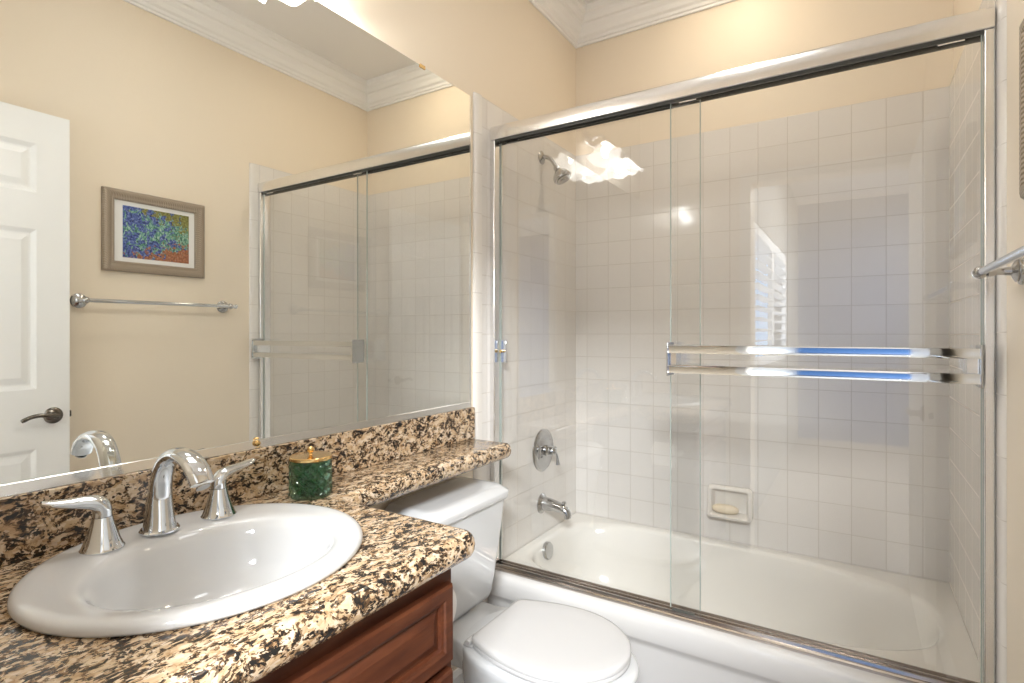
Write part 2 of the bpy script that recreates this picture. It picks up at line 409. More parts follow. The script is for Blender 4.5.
# door casing round the doorway
bm = B()
for a, b_ in (((0.64, YD, 0), (0.70, YD+0.015, 2.27)), ((0.70, YD, 2.21), (1.50, YD+0.015, 2.27))): box(bm, a, b_)
struct('trim_2', bm, M_trim, bevel=0.004)

# room behind the camera with its shuttered window
bm = box(B(), (BX0-0.12, -2.42, 0), (BX0, YD2, H)); box(bm, (BX0-0.12, BY, 0), (BX0, -4.60, H))
box(bm, (BX0-0.12, -4.60, 0), (BX0, -2.42, 1.05)); box(bm, (BX0-0.12, -4.60, 2.12), (BX0, -2.42, H))
struct('wall_bedroom_side', bm, M_bed)
struct('wall_bedroom_far', bx((BX0-0.12, BY-0.1, 0), (BX1, BY, H)), M_blue)
bm = bx((BX1, BY, 0), (BX1+0.1, YD2, H)); struct('wall_bedroom_right', bm, M_bed)
struct('wall_bedroom_near', bx((W+0.12, YD2, 0), (BX1, YD2+0.1, H)), M_bed)
win = thing('window_1', None, None, (BX0-0.05, -3.51, 1.05), kind='structure')
for ya, yb in ((-3.49, -2.45), (-4.57, -3.53)):
    bm = B()
    box(bm, (BX0-0.035, ya, 1.06), (BX0, ya+0.05, 2.11)); box(bm, (BX0-0.035, yb-0.05, 1.06), (BX0, yb, 2.11))
    box(bm, (BX0-0.035, ya+0.05, 1.06), (BX0, yb-0.05, 1.13)); box(bm, (BX0-0.035, ya+0.05, 2.04), (BX0, yb-0.05, 2.11))
    sf = obj('shutter_frame', bm, M_trim, win)
    bm = B()
    for k in range(11):
        z = 1.17 + k*0.083
        ang = math.radians(10); c, s = math.cos(ang)*0.036, math.sin(ang)*0.036
        p = [(BX0-0.018-c, z-s-0.004), (BX0-0.018+c, z+s-0.004), (BX0-0.018+c, z+s+0.004), (BX0-0.018-c, z-s+0.004)]
        loft(bm, [[(q[0], ya+0.052, q[1]) for q in p], [(q[0], yb-0.052, q[1]) for q in p]])
    obj('louvers', bm, M_trim, win)

# ---------------------------------------------------------------- mirror
mir = thing('wall_mirror', 'large frameless wall mirror above the granite backsplash', 'mirror', (0.0, -0.95, 1.034))
MX = 0.006
obj('mirror_glass', bx((0.0005, -1.74, 1.052), (MX, -0.1785, 2.20)), M_mirror, mir, smooth=False)
bm = B(); p = [(0.0005,1.0345),(0.0095,1.0345),(0.0075,1.0535),(0.0062,1.0545),(0.0062,1.052),(0.0005,1.052)]
loft(bm, [[(q[0], -1.74, q[1]) for q in p], [(q[0], -0.1785, q[1]) for q in p]])
obj('bottom_channel', bm, M_channel, mir, smooth=False, label='bright metal channel along the bottom edge')
obj('edge_trim', bx((0.0005, -0.1783, 1.036), (0.0070, -0.1745, 2.20)), M_alu, mir, smooth=False)
for y in (-1.045,):
    bm = B(); lathe(bm, [(0.0,0),(0.0065,0.0),(0.0075,0.003),(0.006,0.007),(0.0,0.009)], (0.0095, y, 1.047), (1,0,0), 16)
    obj('mirror_clip', bm, M_gold, mir, label='small brass mirror clip')
bm = B(); box(bm, (0.0063, -0.46, 2.192), (0.0085, -0.432, 2.204)); obj('mirror_clip', bm, M_gold, mir, bevel=0.001, label='small brass mirror clip')

# ---------------------------------------------------------------- granite
CZ = 0.92
bs = obj('granite_backsplash', bx((0.0008, -1.755, CZ), (0.020, -0.166, 1.034)), M_granite, bevel=0.002, origin=(0.0,-0.95,CZ))
bs['label'] = 'tall brown and gold granite backsplash strip under the mirror'; bs['category'] = 'backsplash'
def counter():
    b = B(); t = 0.054
    poly = [(0.0008,-1.755),(0.596,-1.755),(0.596,-0.943),(0.192,-0.943),(0.192,-0.168),(0.0008,-0.168)]
    poly = fillet(poly, [0,0,0.030,0.03,0.022,0], 8)
    rings = []
    for k in range(9):
        a = PI*k/8 - PI/2          # bullnose edge
        d = 0.0215*(1-math.cos(a)); z = CZ - t/2 + (t/2)*math.sin(a)
        q = offset_poly(poly, d)
        q = [(max(x, 0.0008) if abs(px-0.0008) < 1e-6 else x, y) for (x, y), (px, py) in zip(q, poly)]
        q = [(0.0008 if abs(px-0.0008) < 1e-6 else x, -1.755 if abs(py+1.755) < 1e-6 else y) for (x, y), (px, py) in zip(q, poly)]
        rings.append([(x, y, z) for x, y in q])
    loft(b, rings, True, True, True)
    return b
SINK = (0.272, -1.304)
# the slab really has the sink's hole in it
cn = obj('granite_countertop', counter(), M_granite, origin=(0.29,-1.30,CZ-0.054), auto=50)
cut_bm = B(); lathe(cut_bm, [(1,-0.1),(1,0.1)], (0,0,0), (0,0,1), 64)
for v in cut_bm.verts: v.co = Vector((SINK[0]+0.03 + v.co.x*0.185, SINK[1] + v.co.y*0.228, CZ-0.02 + v.co.z))
cutter_me = bpy.data.meshes.new('cut'); bmesh.ops.recalc_face_normals(cut_bm, faces=cut_bm.faces); cut_bm.to_mesh(cutter_me); cut_bm.free()
cutter = bpy.data.objects.new('cut', cutter_me); C.objects.link(cutter)
bo = cn.modifiers.new('hole', 'BOOLEAN'); bo.operation = 'DIFFERENCE'; bo.object = cutter; bo.solver = 'EXACT'
bpy.context.view_layer.update()
dg = bpy.context.evaluated_depsgraph_get()
me2 = bpy.data.meshes.new_from_object(cn.evaluated_get(dg)); cn.modifiers.clear(); cn.data = me2
bpy.data.objects.remove(cutter)
for p_ in me2.polygons: p_.use_smooth = True
me2.set_sharp_from_angle(angle=math.radians(50))
cn['label'] = 'L-shaped brown and gold speckled granite countertop reaching as a shelf over the toilet tank'; cn['category'] = 'countertop'

# ---------------------------------------------------------------- sink, faucet
sk = thing('bathroom_sink', 'white oval drop-in china sink set in the granite counter', 'sink', (SINK[0], SINK[1], CZ))
def ell(cx, cy, a, b, z, n=96, e=2.0):
    out = []
    for i in range(n):
        t = 2*PI*i/n; c, s = math.cos(t), math.sin(t)
        out.append((cx + a*math.copysign(abs(c)**(2/e), c), cy + b*math.copysign(abs(s)**(2/e), s), z))
    return out
sx, sy = SINK
rings = []
for cx, a, b, z in [(0.274,0.240,0.258,0.9205),(0.274,0.2455,0.2625,0.9215),(0.274,0.2475,0.264,0.926),(0.274,0.2455,0.2625,0.932),(0.274,0.239,0.257,0.9365),(0.274,0.230,0.249,0.938),
                    (0.275,0.212,0.238,0.9365),(0.292,0.188,0.217,0.9345),(0.302,0.172,0.200,0.932),(0.306,0.163,0.190,0.926),(0.308,0.156,0.183,0.912),(0.308,0.148,0.174,0.888),
                    (0.306,0.134,0.168,0.855),(0.302,0.110,0.138,0.826),(0.296,0.075,0.094,0.808),(0.29,0.035,0.04,0.800),(0.288,0.022,0.022,0.799)]:
    rings.append(ell(cx, sy, a, b, z))
inner = [(0.288,0.022,0.022,0.793),(0.29,0.045,0.05,0.794),(0.30,0.12,0.148,0.818),(0.306,0.150,0.188,0.86),(0.308,0.168,0.208,0.9195)]
for cx, a, b, z in inner: rings.append(ell(cx, sy, a, b, z))
bm = B(); R = loft(bm, rings, True, False, False)
n = len(R[0])
for i in range(n): bm.faces.new((R[-1][i], R[-1][(i+1)%n], R[0][(i+1)%n], R[0][i]))
obj('basin', bm, M_china, sk, auto=0)
bm = B(); lathe(bm, [(0.0,0.0),(0.021,0.0),(0.0225,0.002),(0.019,0.0035),(0.016,0.002),(0.0,0.006)], (0.288, sy, 0.7985), n=32); obj('drain_stopper', bm, M_chrome2, sk)

DK = 0.9355
fa = thing('bathroom_faucet', 'polished chrome arched spout faucet standing on the sink rim', 'faucet', (0.092, -1.30, DK))
SX, SY = 0.104, -1.307
bm = B(); lathe(bm, [(0.0,0),(0.0335,0),(0.0335,0.003),(0.031,0.006),(0.0,0.006)], (SX,SY,DK)); obj('base_ring', bm, M_chrome, fa)
bm = B()
sweep(bm, [(SX+a, SY, z) for a, z in ((0,0.940),(0.000,0.968),(0.002,1.005),(0.010,1.042),(0.032,1.0735),(0.067,1.0885),(0.106,1.083),(0.134,1.065),(0.148,1.045))],
      [(0.0285,0.030),(0.0240,0.0255),(0.0205,0.0200),(0.0190,0.0165),(0.0190,0.0140),(0.0200,0.0122),(0.0215,0.0115),(0.0220,0.0120),(0.0205,0.0130)], 28, side=(0,1,0), sub=6)
obj('spout', bm, M_chrome, fa, auto=50)
bm = B(); lathe(bm, [(0.0,0.0),(0.0115,0.0),(0.0115,0.003),(0.0,0.003)], (SX+0.1495,SY,1.041), (0.6,0,-0.8), 24); obj('aerator', bm, M_chrome2, fa)

def faucet_handle(y, s, label):
    t = thing('faucet_handle', label, 'faucet handle', (0.112, y, DK), 'lever handles beside the sink spout')
    bm = B(); lathe(bm, [(0.0,0),(0.0325,0),(0.033,0.0025),(0.0305,0.006),(0.0265,0.016),(0.0215,0.032),(0.0175,0.046),(0.0155,0.0565),(0.0,0.0565)], (0.112,y,DK-0.0012), n=40)
    obj('flared_base', bm, M_chrome, t)
    bm = B()
    sweep(bm, [(0.112,y,DK+0.056),(0.112,y+s*0.001,DK+0.072),(0.111,y+s*0.010,DK+0.081),(0.109,y+s*0.030,DK+0.086),(0.107,y+s*0.050,DK+0.089),(0.105,y+s*0.069,DK+0.093),(0.103,y+s*0.083,DK+0.097)],
          [(0.0150,0.0150),(0.0150,0.0140),(0.0150,0.0130),(0.0140,0.0105),(0.0140,0.0080),(0.0130,0.0060),(0.0070,0.0035)], 24, side=(1,0,0), sub=6)
    obj('lever', bm, M_chrome, t, auto=60)
    return t
faucet_handle(-1.404, -1, 'chrome lever faucet handle left of the spout, its lever pointing towards the door')
faucet_handle(-1.197, 1, 'chrome lever faucet handle right of the spout, its lever pointing towards the green jar')

# ---------------------------------------------------------------- green jar
jx, jy, jr = 0.115, -0.973, 0.0495
jar = thing('lidded_jar', 'small green pressed-glass jar with a brass lid on the granite counter', 'jar', (jx, jy, CZ))
bm = B(); nn = 216; rings = []
zs = [0.0008, 0.004] + [0.004 + 0.080*k/60 for k in range(1, 61)] + [0.088]
for z in zs:
    ring = []
    for i in range(nn):
        a = 2*PI*i/nn
        k1 = abs(((a*9/(2*PI) + z/0.034) % 1) - 0.5)*2; k2 = abs(((a*9/(2*PI) - z/0.034) % 1) - 0.5)*2
        g = max(1-k1*3.2, 0) + max(1-k2*3.2, 0)
        f = 1 if 0.006 < z < 0.082 else 0
        rr = jr - f*0.0042*min(g,1) - f*0.0015*abs(k1-k2)
        if z < 0.006: rr = jr - 0.004
        ring.append((jx+rr*math.cos(a), jy+rr*math.sin(a), CZ+z))
    rings.append(ring)
for z, r in ((0.088, jr-0.0075), (0.012, jr-0.0085), (0.009, jr-0.014)):
    rings.append([(jx+r*math.cos(2*PI*i/nn), jy+r*math.sin(2*PI*i/nn), CZ+z) for i in range(nn)])
loft(bm, rings, True, True, True); obj('glass_body', bm, M_jar, jar, auto=25)
lid = B(); lathe(lid, [(0.0,0.0885),(jr-0.001,0.0885),(jr,0.090),(jr,0.0955),(jr-0.0015,0.0972),(0.0,0.0985)], (jx,jy,CZ), n=56)
lid = obj('lid', lid, M_gold, jar, label='brass lid')
bm = B(); lathe(bm, [(0.0,0.098),(0.006,0.098),(0.0035,0.101),(0.0035,0.103),(0.0075,0.107),(0.0085,0.111),(0.0075,0.115),(0.004,0.118),(0.0,0.1185)], (jx,jy,CZ), n=24)
obj('knob', bm, M_gold, lid)

# ---------------------------------------------------------------- vanity cabinet
cab = thing('vanity_cabinet', 'cherry-stained wooden vanity cabinet under the granite counter', 'cabinet', (0.29, -1.36, 0))
FX = 0.545; CY0, CY1 = -1.75, -0.975
bm = B(); box(bm, (0.015, CY0, 0.10), (FX-0.02, CY0+0.018, 0.8655)); box(bm, (0.015, CY1-0.018, 0.0), (FX-0.02, CY1, 0.8655)); box(bm, (0.015, CY0+0.018, 0.10), (FX-0.02, CY1-0.018, 0.118)); box(bm, (0.002, CY0, 0.10), (0.015, CY1, 0.8655))
obj('carcass', bm, M_wood, cab, smooth=False)
bm = B()
box(bm, (FX-0.02, CY1-0.035, 0.10), (FX, CY1, 0.8655)); box(bm, (FX-0.02, CY0, 0.10), (FX, CY0+0.035, 0.8655))
box(bm, (FX-0.02, CY0+0.035, 0.815), (FX, CY1-0.035, 0.8655)); box(bm, (FX-0.02, CY0+0.035, 0.645), (FX, CY1-0.035, 0.680)); box(bm, (FX-0.02, CY0+0.035, 0.10), (FX, CY1-0.035, 0.14))
obj('face_frame', bm, M_wood, cab, smooth=False)
obj('toe_kick', bx((0.02, CY0, 0.0), (0.47, CY1-0.019, 0.0995)), M_wood, cab, smooth=False)
def panel_front(name, ya, yb, za, zb, st=0.042):
    x = FX + 0.0006; b = B()
    prof = [(0,0),(0,0.013),(0.004,0.018),(st-0.010,0.018),(st-0.007,0.014),(st-0.002,0.0125),(st,0.006),(st+0.004,0.006),(st+0.020,0.0125),(st+0.022,0.0125)]
    rings = [[(x+h, ya+i, za+i), (x+h, yb-i, za+i), (x+h, yb-i, zb-i), (x+h, ya+i, zb-i)] for i, h in prof]
    loft(b, rings, True, True, True); return obj(name, b, M_wood, cab, smooth=False)
panel_front('false_drawer_front', CY0+0.016, CY1-0.014, 0.672, 0.822, 0.034)
ym = (CY0+CY1)/2
for ya, yb, ky in ((CY0+0.016, ym-0.002, ym-0.03), (ym+0.002, CY1-0.014, ym+0.03)):
    dr = panel_front('door', ya, yb, 0.118, 0.655)
    bm = B(); lathe(bm, [(0.0,0),(0.006,0.0),(0.005,0.012),(0.013,0.018),(0.014,0.024),(0.009,0.029),(0,0.030)], (FX+0.0190, ky, 0.60), (1,0,0), 20); obj('knob', bm, M_nickel, dr)
# toilet paper on the cabinet's side
ph = thing('toilet_paper_holder', 'small chrome toilet paper holder on the cabinet side', 'toilet paper holder', (0.417, CY1, 0.71))
bm = B()
for xx in (0.350, 0.484):
    sweep(bm, [(xx, CY1+0.001, 0.71), (xx, CY1+0.066, 0.71)], [0.006, 0.006], 12, sub=1); lathe(bm, [(0.0,0),(0.015,0),(0.013,0.006),(0,0.006)], (xx, CY1+0.0005, 0.71), (0,1,0), 20)
sweep(bm, [(0.350, CY1+0.062, 0.71), (0.484, CY1+0.062, 0.71)], [0.007, 0.007], 12, sub=1)
obj('posts_and_rod', bm, M_chrome, ph)
bm = B(); nn = 48
pr_ = [(0.020,0.0),(0.056,0.0),(0.057,0.002),(0.057,0.100),(0.056,0.102),(0.020,0.102)]
lathe(bm, pr_ + [(0.0195,0.101),(0.0195,0.001),(0.020,0.0)], (0.366, CY1+0.062, 0.704), (1,0,0), nn, cap=False)
tp = obj('toilet_paper_roll', bm, M_white, origin=(0.44, CY1+0.062, 0.704)); tp['label'] = 'white toilet paper roll hanging between the cabinet side and the toilet'; tp['category'] = 'toilet paper'

# ---------------------------------------------------------------- toilet
TY = -0.428
toi = thing('toilet', 'white two-piece toilet with its lid closed between vanity and bathtub', 'toilet', (0.35, TY, 0))
def rrect(x0, x1, y0, y1, r, z, seg=6, r2=None):
    p = fillet([(x0,y0),(x1,y0),(x1,y1),(x0,y1)], [0.012, r, r, 0.012], seg)
    return [(a, b, z) for a, b in p]
bm = B(); rings = []
for z, xf, hw in [(0.408,0.160,0.157),(0.412,0.167,0.164),(0.428,0.173,0.169),(0.50,0.182,0.180),(0.60,0.192,0.191),(0.70,0.200,0.201),(0.742,0.203,0.205)]:
    rings.append(rrect(0.022, xf, TY-hw, TY+hw, 0.035, z))
loft(bm, rings); obj('tank', bm, M_china, toi, auto=40)
bm = B(); rings = []
for z, d in [(0.7425,-0.002),(0.7435,0.005),(0.748,0.008),(0.766,0.0095),(0.770,0.0075),(0.787,-0.012),(0.7895,-0.017),(0.7905,-0.03)]:
    rings.append(rrect(0.016, 0.206+d, TY-0.206-d, TY+0.206+d, 0.036, z))
loft(bm, rings); obj('tank_lid', bm, M_china, toi, auto=50)
bm = B(); lathe(bm, [(0,0),(0.013,0),(0.013,0.008),(0.008,0.012),(0,0.012)], (0.2035, TY-0.150, 0.69), (1,0,0), 20)
sweep(bm, [(0.213,TY-0.150,0.69),(0.222,TY-0.140,0.688),(0.224,TY-0.105,0.682),(0.222,TY-0.085,0.680)], [0.006,0.006,0.005,0.006], 14); obj('flush_lever', bm, M_chrome, toi)
def egg(xb, xf, hw, z, yb=None, n=64, e=2.2):
    """egg-shaped outline: narrow flat back at xb, rounded front at xf"""
    out = []; xm = xb + (xf-xb)*0.46
    for i in range(n):
        t = 2*PI*i/n; c, s = math.cos(t), math.sin(t)
        if c >= 0: x = xm + (xf-xm)*c; y = TY + hw*s
        else:
            e2 = 3.4
            x = xm + (xm-xb)*(-abs(c)**(2/e2)); y = TY + hw*math.copysign(abs(s)**(2/2.3), s)*(1-0.14*abs(c)**1.2)
        out.append((x, y, z))
    return out
bm = B(); rings = []
for xb, xf, hw, z in [(0.20,0.56,0.105,0.0),(0.20,0.565,0.110,0.01),(0.21,0.55,0.100,0.06),(0.22,0.55,0.100,0.14),(0.20,0.60,0.120,0.22),(0.20,0.665,0.155,0.29),(0.205,0.715,0.176,0.345),(0.208,0.733,0.184,0.378),(0.208,0.737,0.186,0.392),(0.212,0.733,0.183,0.401),(0.222,0.722,0.176,0.404)]:
    rings.append(egg(xb, xf, hw, z))
loft(bm, rings); obj('bowl', bm, M_china, toi, auto=60)
bm = B(); rings = []
for z, g in [(0.300,-0.03),(0.365,0.0),(0.398,0.0),(0.4035,-0.006)]:
    p = fillet([(0.035,TY-0.118-g),(0.22,TY-0.118-g),(0.32,TY-0.150-g),(0.32,TY+0.150+g),(0.22,TY+0.118+g),(0.035,TY+0.118+g)], [0.02,0.06,0.02,0.02,0.06,0.02], 5)
    rings.append([(a,b,z) for a,b in p])
loft(bm, rings); obj('rear_deck', bm, M_china, toi, auto=60)
def seat_out(xb, xf, hwb, hw, z, n=40):
    """closed lid outline: straight back edge with rounded corners, widening to the front"""
    xm = xb + (xf-xb)*0.50; out = []
    for i in range(n+1):
        t = -PI/2 + PI*i/n; out.append((xm + (xf-xm)*math.cos(t), TY + hw*math.sin(t), z))
    for k in range(1, 9):                                     # towards the back corner
        t = k/8; x = xm + (xb+0.02-xm)*t; y = hw + (hwb-hw)*(t**1.9); out.append((x, TY+y, z))
    out.append((xb+0.008, TY+hwb-0.006, z)); out.append((xb, TY+hwb-0.02, z))
    out.append((xb, TY-hwb+0.02, z)); out.append((xb+0.008, TY-hwb+0.006, z))
    for k in range(8, 0, -1):
        t = k/8; x = xm + (xb+0.02-xm)*t; y = hw + (hwb-hw)*(t**1.9); out.append((x, TY-y, z))
    return out
def slab(zs):
    b = B(); loft(b, [seat_out(0.288+d, 0.712-d, 0.142-d, 0.184-d, z) for z, d in zs]); return b
obj('seat', slab([(0.4065,0.006),(0.409,0.002),(0.417,0.002),(0.4195,0.006)]), M_seat, toi, auto=60)
obj('seat_lid', slab([(0.4235,0.004),(0.425,0.0),(0.435,0.0),(0.4395,0.004),(0.4415,0.014),(0.4425,0.05)]), M_seat, toi, auto=60)
for s in (-1, 1):
    bm = B(); sweep(bm, [(0.278, TY+s*0.092, 0.4145), (0.278, TY+s*0.135, 0.4145)], [0.0105,0.0105], 16, sub=1)
    box(bm, (0.262, TY+s*0.113-0.02, 0.4042), (0.294, TY+s*0.113+0.02, 0.411)); obj('hinge', bm, M_seat, toi, bevel=0.002)

# ---------------------------------------------------------------- bathtub
tub = thing('bathtub', 'white built-in bathtub behind the sliding glass doors', 'bathtub', (0.762, 0.37, 0))
RZ = 0.385; SH = -0.045     # rim height; the door frame stands SH out on the tub's front rim
def tub_ring(x0, x1, y0, y1, z, el, er, n=96, ey=None):
    cx = x0 + (x1-x0)*0.5; cy = (y0+y1)/2; out = []
    for i in range(n):
        t = 2*PI*i/n; c, s = math.cos(t), math.sin(t); e = er if c > 0 else el
        a = (x1-cx) if c > 0 else (cx-x0)
        out.append((cx + a*math.copysign(abs(c)**(2/e), c), cy + (y1-y0)/2*math.copysign(abs(s)**(2/e), s), z))
    return out
bm = B(); rings = []
def rect_ring(x0, x1, y0, y1, z, n=96):
    out = []; cx, cy = (x0+x1)/2, (y0+y1)/2
    for i in range(n):
        t = 2*PI*i/n; c, s = math.cos(t), math.sin(t); k = max(abs(c), abs(s)); out.append((cx+(x1-cx)*c/k, cy+(y1-cy)*s/k, z))
    return out
rings.append(rect_ring(0.0075, WT-0.0005, SH+0.002, D-0.001, RZ))
for x0_, x1_, y0_, y1_, dz, el, er in [(0.036,1.478,0.030,0.712,0,5.0,2.9),(0.044,1.468,0.034,0.706,0.001,4.6,2.8),(0.051,1.459,0.039,0.699,0.006,4.4,2.7),(0.056,1.452,0.044,0.693,0.016,4.2,2.6),(0.066,1.436,0.054,0.684,0.08,4.0,2.6),
    (0.085,1.405,0.070,0.670,0.18,4.0,2.6),(0.115,1.355,0.095,0.645,0.27,4.0,2.6),(0.165,1.29,0.135,0.605,0.318,3.6,2.6),(0.240,1.22,0.20,0.55,0.334,3.2,2.6)]:
    rings.append(tub_ring(x0_, x1_, y0_, y1_, RZ-dz, el, er))
R = loft(bm, rings, True, False, True)
obj('basin', bm, M_tub, tub, auto=60)
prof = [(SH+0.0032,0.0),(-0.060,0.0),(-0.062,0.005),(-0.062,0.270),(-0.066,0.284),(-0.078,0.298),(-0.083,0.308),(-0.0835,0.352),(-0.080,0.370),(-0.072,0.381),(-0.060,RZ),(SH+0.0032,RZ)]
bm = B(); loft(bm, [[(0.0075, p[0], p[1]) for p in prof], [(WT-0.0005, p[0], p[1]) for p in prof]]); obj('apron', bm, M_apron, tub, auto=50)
bm = B(); lathe(bm, [(0,-0.012),(0.034,-0.012),(0.038,-0.008),(0.038,0.004),(0.035,0.008),(0.022,0.0095),(0.0,0.010)], (0.068, 0.322, 0.343), (1,0,0.1), 36); obj('overflow_plate', bm, M_chrome2, tub)

# shower and tub fittings on the left wall
FY = 0.385
va = thing('shower_valve', 'round chrome shower valve plate with a lever on the tiled wall', 'shower valve', (0.006, 0.386, 0.773))
bm = B(); lathe(bm, [(0,0.0008),(0.097,0.0008),(0.097,0.003),(0.092,0.0075),(0.078,0.010),(0.074,0.008),(0.060,0.0085),(0.050,0.012),(0.036,0.017),(0,0.018)], (0.006,0.386,0.773), (1,0,0), 56); obj('valve_plate', bm, M_chrome2, va)
bm = B(); lathe(bm, [(0.024,0.016),(0.025,0.028),(0.018,0.034),(0.016,0.048),(0.018,0.055),(0.014,0.064),(0.009,0.068),(0,0.069)], (0.006,0.386,0.773), (1,0,0), 32); hb = obj('stem', bm, M_chrome2, va)
bm = B(); sweep(bm, [(0.068,0.386,0.773),(0.074,0.392,0.760),(0.077,0.398,0.738),(0.078,0.400,0.712)], [0.0075,0.006,0.0065,0.010], 18); lathe(bm, [(0,0),(0.009,0.001),(0.011,0.006),(0.008,0.011),(0,0.012)], (0.066,0.386,0.786), (0.2,0,1), 16); obj('lever', bm, M_chrome, va)
sp = thing('tub_spout', 'chrome tub spout with a diverter knob below the shower valve', 'tub spout', (0.006, 0.375, 0.53))
bm = B(); lathe(bm, [(0,0.0008),(0.045,0.0008),(0.045,0.004),(0.038,0.010),(0.032,0.016),(0.0,0.016)], (0.006,0.375,0.530), (1,0,0), 36); obj('flange', bm, M_chrome2, sp)
bm = B(); sweep(bm, [(0.018,0.375,0.531),(0.05,0.375,0.531),(0.09,0.375,0.527),(0.120,0.375,0.519),(0.136,0.375,0.504),(0.139,0.375,0.484)], [(0.031,0.031),(0.029,0.028),(0.025,0.023),(0.022,0.020),(0.020,0.018),(0.019,0.015)], 26, side=(0,1,0)); obj('spout_body', bm, M_chrome2, sp)
bm = B(); lathe(bm, [(0.0045,0),(0.0045,0.012),(0.009,0.014),(0.010,0.020),(0.0,0.024)], (0.122,0.375,0.534), (0,0,1), 18); obj('diverter_knob', bm, M_chrome2, sp)
sh = thing('showerhead', 'chrome shower head on a bent arm high on the tiled wall', 'shower head', (0.006, 0.372, 2.115))
bm = B(); lathe(bm, [(0,0.0008),(0.030,0.0008),(0.030,0.003),(0.022,0.009),(0.012,0.013),(0,0.013)], (0.006,0.372,2.117), (1,0,0), 32); obj('wall_flange', bm, M_chrome2, sh)
bm = B(); sweep(bm, [(0.012,0.372,2.117),(0.035,0.372,2.115),(0.058,0.372,2.100),(0.076,0.372,2.075),(0.086,0.372,2.058)], [0.0095]*5, 16); obj('arm', bm, M_chrome2, sh)
ax = Vector((0.50,0.0,-0.866))
bm = B(); lathe(bm, [(0,-0.004),(0.014,-0.002),(0.017,0.008),(0.014,0.018),(0.019,0.022),(0.034,0.038),(0.041,0.052),(0.042,0.064),(0.038,0.070),(0,0.071)], (0.084,0.372,2.062), ax, 36); hd = obj('head', bm, M_chrome2, sh)
bm = B(); lathe(bm, [(0,0.0715),(0.030,0.0715),(0.028,0.0745),(0.014,0.075),(0.013,0.078),(0,0.078)], (0.084,0.372,2.062), ax, 30); obj('spray_face', bm, M_nickel, hd)
bm = B(); sweep(bm, [(0.105,0.41,2.018),(0.112,0.428,2.012)], [0.0045,0.006], 10, sub=1); obj('spray_selector', bm, M_chrome2, hd)

# soap dish and soap
sd = thing('soap_dish', 'white ceramic soap dish set in the back wall tiles', 'soap dish', (0.761, D, 0.497))
bm = B()
x0, x1, z0, z1 = 0.668, 0.854, 0.494, 0.636
def rr(i, y, r, zb=0.0):
    p = fillet([(x0+i,z0+i+zb),(x1-i,z0+i+zb),(x1-i,z1-i),(x0+i,z1-i)], [max(r,0.004)]*4, 5)
    return p
rings = []
for i, y, r in [(0.004,-0.0008,0.018),(0,-0.006,0.02),(0,-0.020,0.02),(0.003,-0.027,0.018),(0.013,-0.030,0.014),(0.018,-0.026,0.010),(0.022,-0.012,0.010),(0.028,-0.006,0.008)]:
    # the tray's lip leans further out towards the bottom
    rings.append([(a, D + y*(1 + (0.9 if y < -0.01 else 0)*max(0, (z1-b)/(z1-z0))), b) for a, b in rr(i, y, r)])
loft(bm, rings, True, True, True); obj('dish', bm, M_ceramic, sd, auto=60)
bm = B(); bmesh.ops.create_uvsphere(bm, u_segments=32, v_segments=20, radius=1)
for v in bm.verts:
    x, y, z = v.co; v.co = Vector((0.744 + 0.056*math.copysign(abs(x)**0.85, x), D-0.032 + 0.0195*y, 0.5375 + 0.0205*math.copysign(abs(z)**0.8, z)))
so = obj('bar_soap', bm, M_soap, origin=(0.742, D-0.031, 0.518), auto=0); so['label'] = 'worn cream bar of soap lying in the soap dish'; so['category'] = 'soap'

# ---------------------------------------------------------------- shower enclosure
enc = thing('shower_door_frame', 'bright aluminium frame of the sliding tub doors, header, jambs and track', 'shower door frame', (0.762, 0.02, RZ))
XL, XR = 0.0065, WT-0.001
bm = B()
p = [(0.0,2.072),(-0.003,2.074),(-0.004,2.090),(-0.004,2.112),(-0.001,2.121),(0.006,2.127),(0.045,2.129),(0.060,2.124),(0.062,2.072),(0.056,2.072),(0.056,2.112),(0.008,2.112),(0.008,2.072)]
loft(bm, [[(XL+0.001, a, b) for a, b in p], [(XR-0.001, a, b) for a, b in p]]); hdr = obj('header', bm, M_alu, enc, auto=25)
bm = B(); box(bm, (XL+0.016, 0.009, 2.065), (XR-0.012, 0.0125, 2.111)); box(bm, (XL+0.016, 0.050, 2.065), (XR-0.012, 0.0555, 2.111)); obj('header_shade', bm, M_slot, hdr, smooth=False, label='dark strips standing in for the shade under the header')  # recess shade put in as dark strips inside the header
def jamb(x0, x1):
    return box(B(), (x0, 0.0, RZ+0.0225), (x1, 0.061, 2.0715))
obj('jamb', jamb(XL, XL+0.020), M_alu, enc, bevel=0.003); obj('jamb', jamb(XR-0.021, XR), M_alu, enc, bevel=0.003)
obj('gasket', bx((XL+0.0202, 0.044, RZ+0.024), (XL+0.0215, 0.0505, 2.060)), M_rubber, enc, smooth=False, label='dark rubber gasket')
bm = B(); q0 = RZ; p = [(-0.006,q0+0.0006),(0.062,q0+0.0006),(0.062,q0+0.014),(0.056,q0+0.020),(0.052,q0+0.020),(0.050,q0+0.010),(0.034,q0+0.010),(0.032,q0+0.021),(0.028,q0+0.021),(0.026,q0+0.010),(0.013,q0+0.010),(0.011,q0+0.021),(0.004,q0+0.022),(0.002,q0+0.014),(-0.003,q0+0.013),(-0.006,q0+0.009)]
loft(bm, [[(XL+0.001, a, b) for a, b in p], [(XR-0.001, a, b) for a, b in p]]); obj('bottom_track', bm, M_track, enc, auto=25, label='dull grey-brown bottom track')
bm = B(); box(bm, (0.722,0.0002,RZ+0.0225), (0.792,0.012,RZ+0.028)); obj('door_guide', bm, M_slot, enc, bevel=0.001, label='small dark door guide')

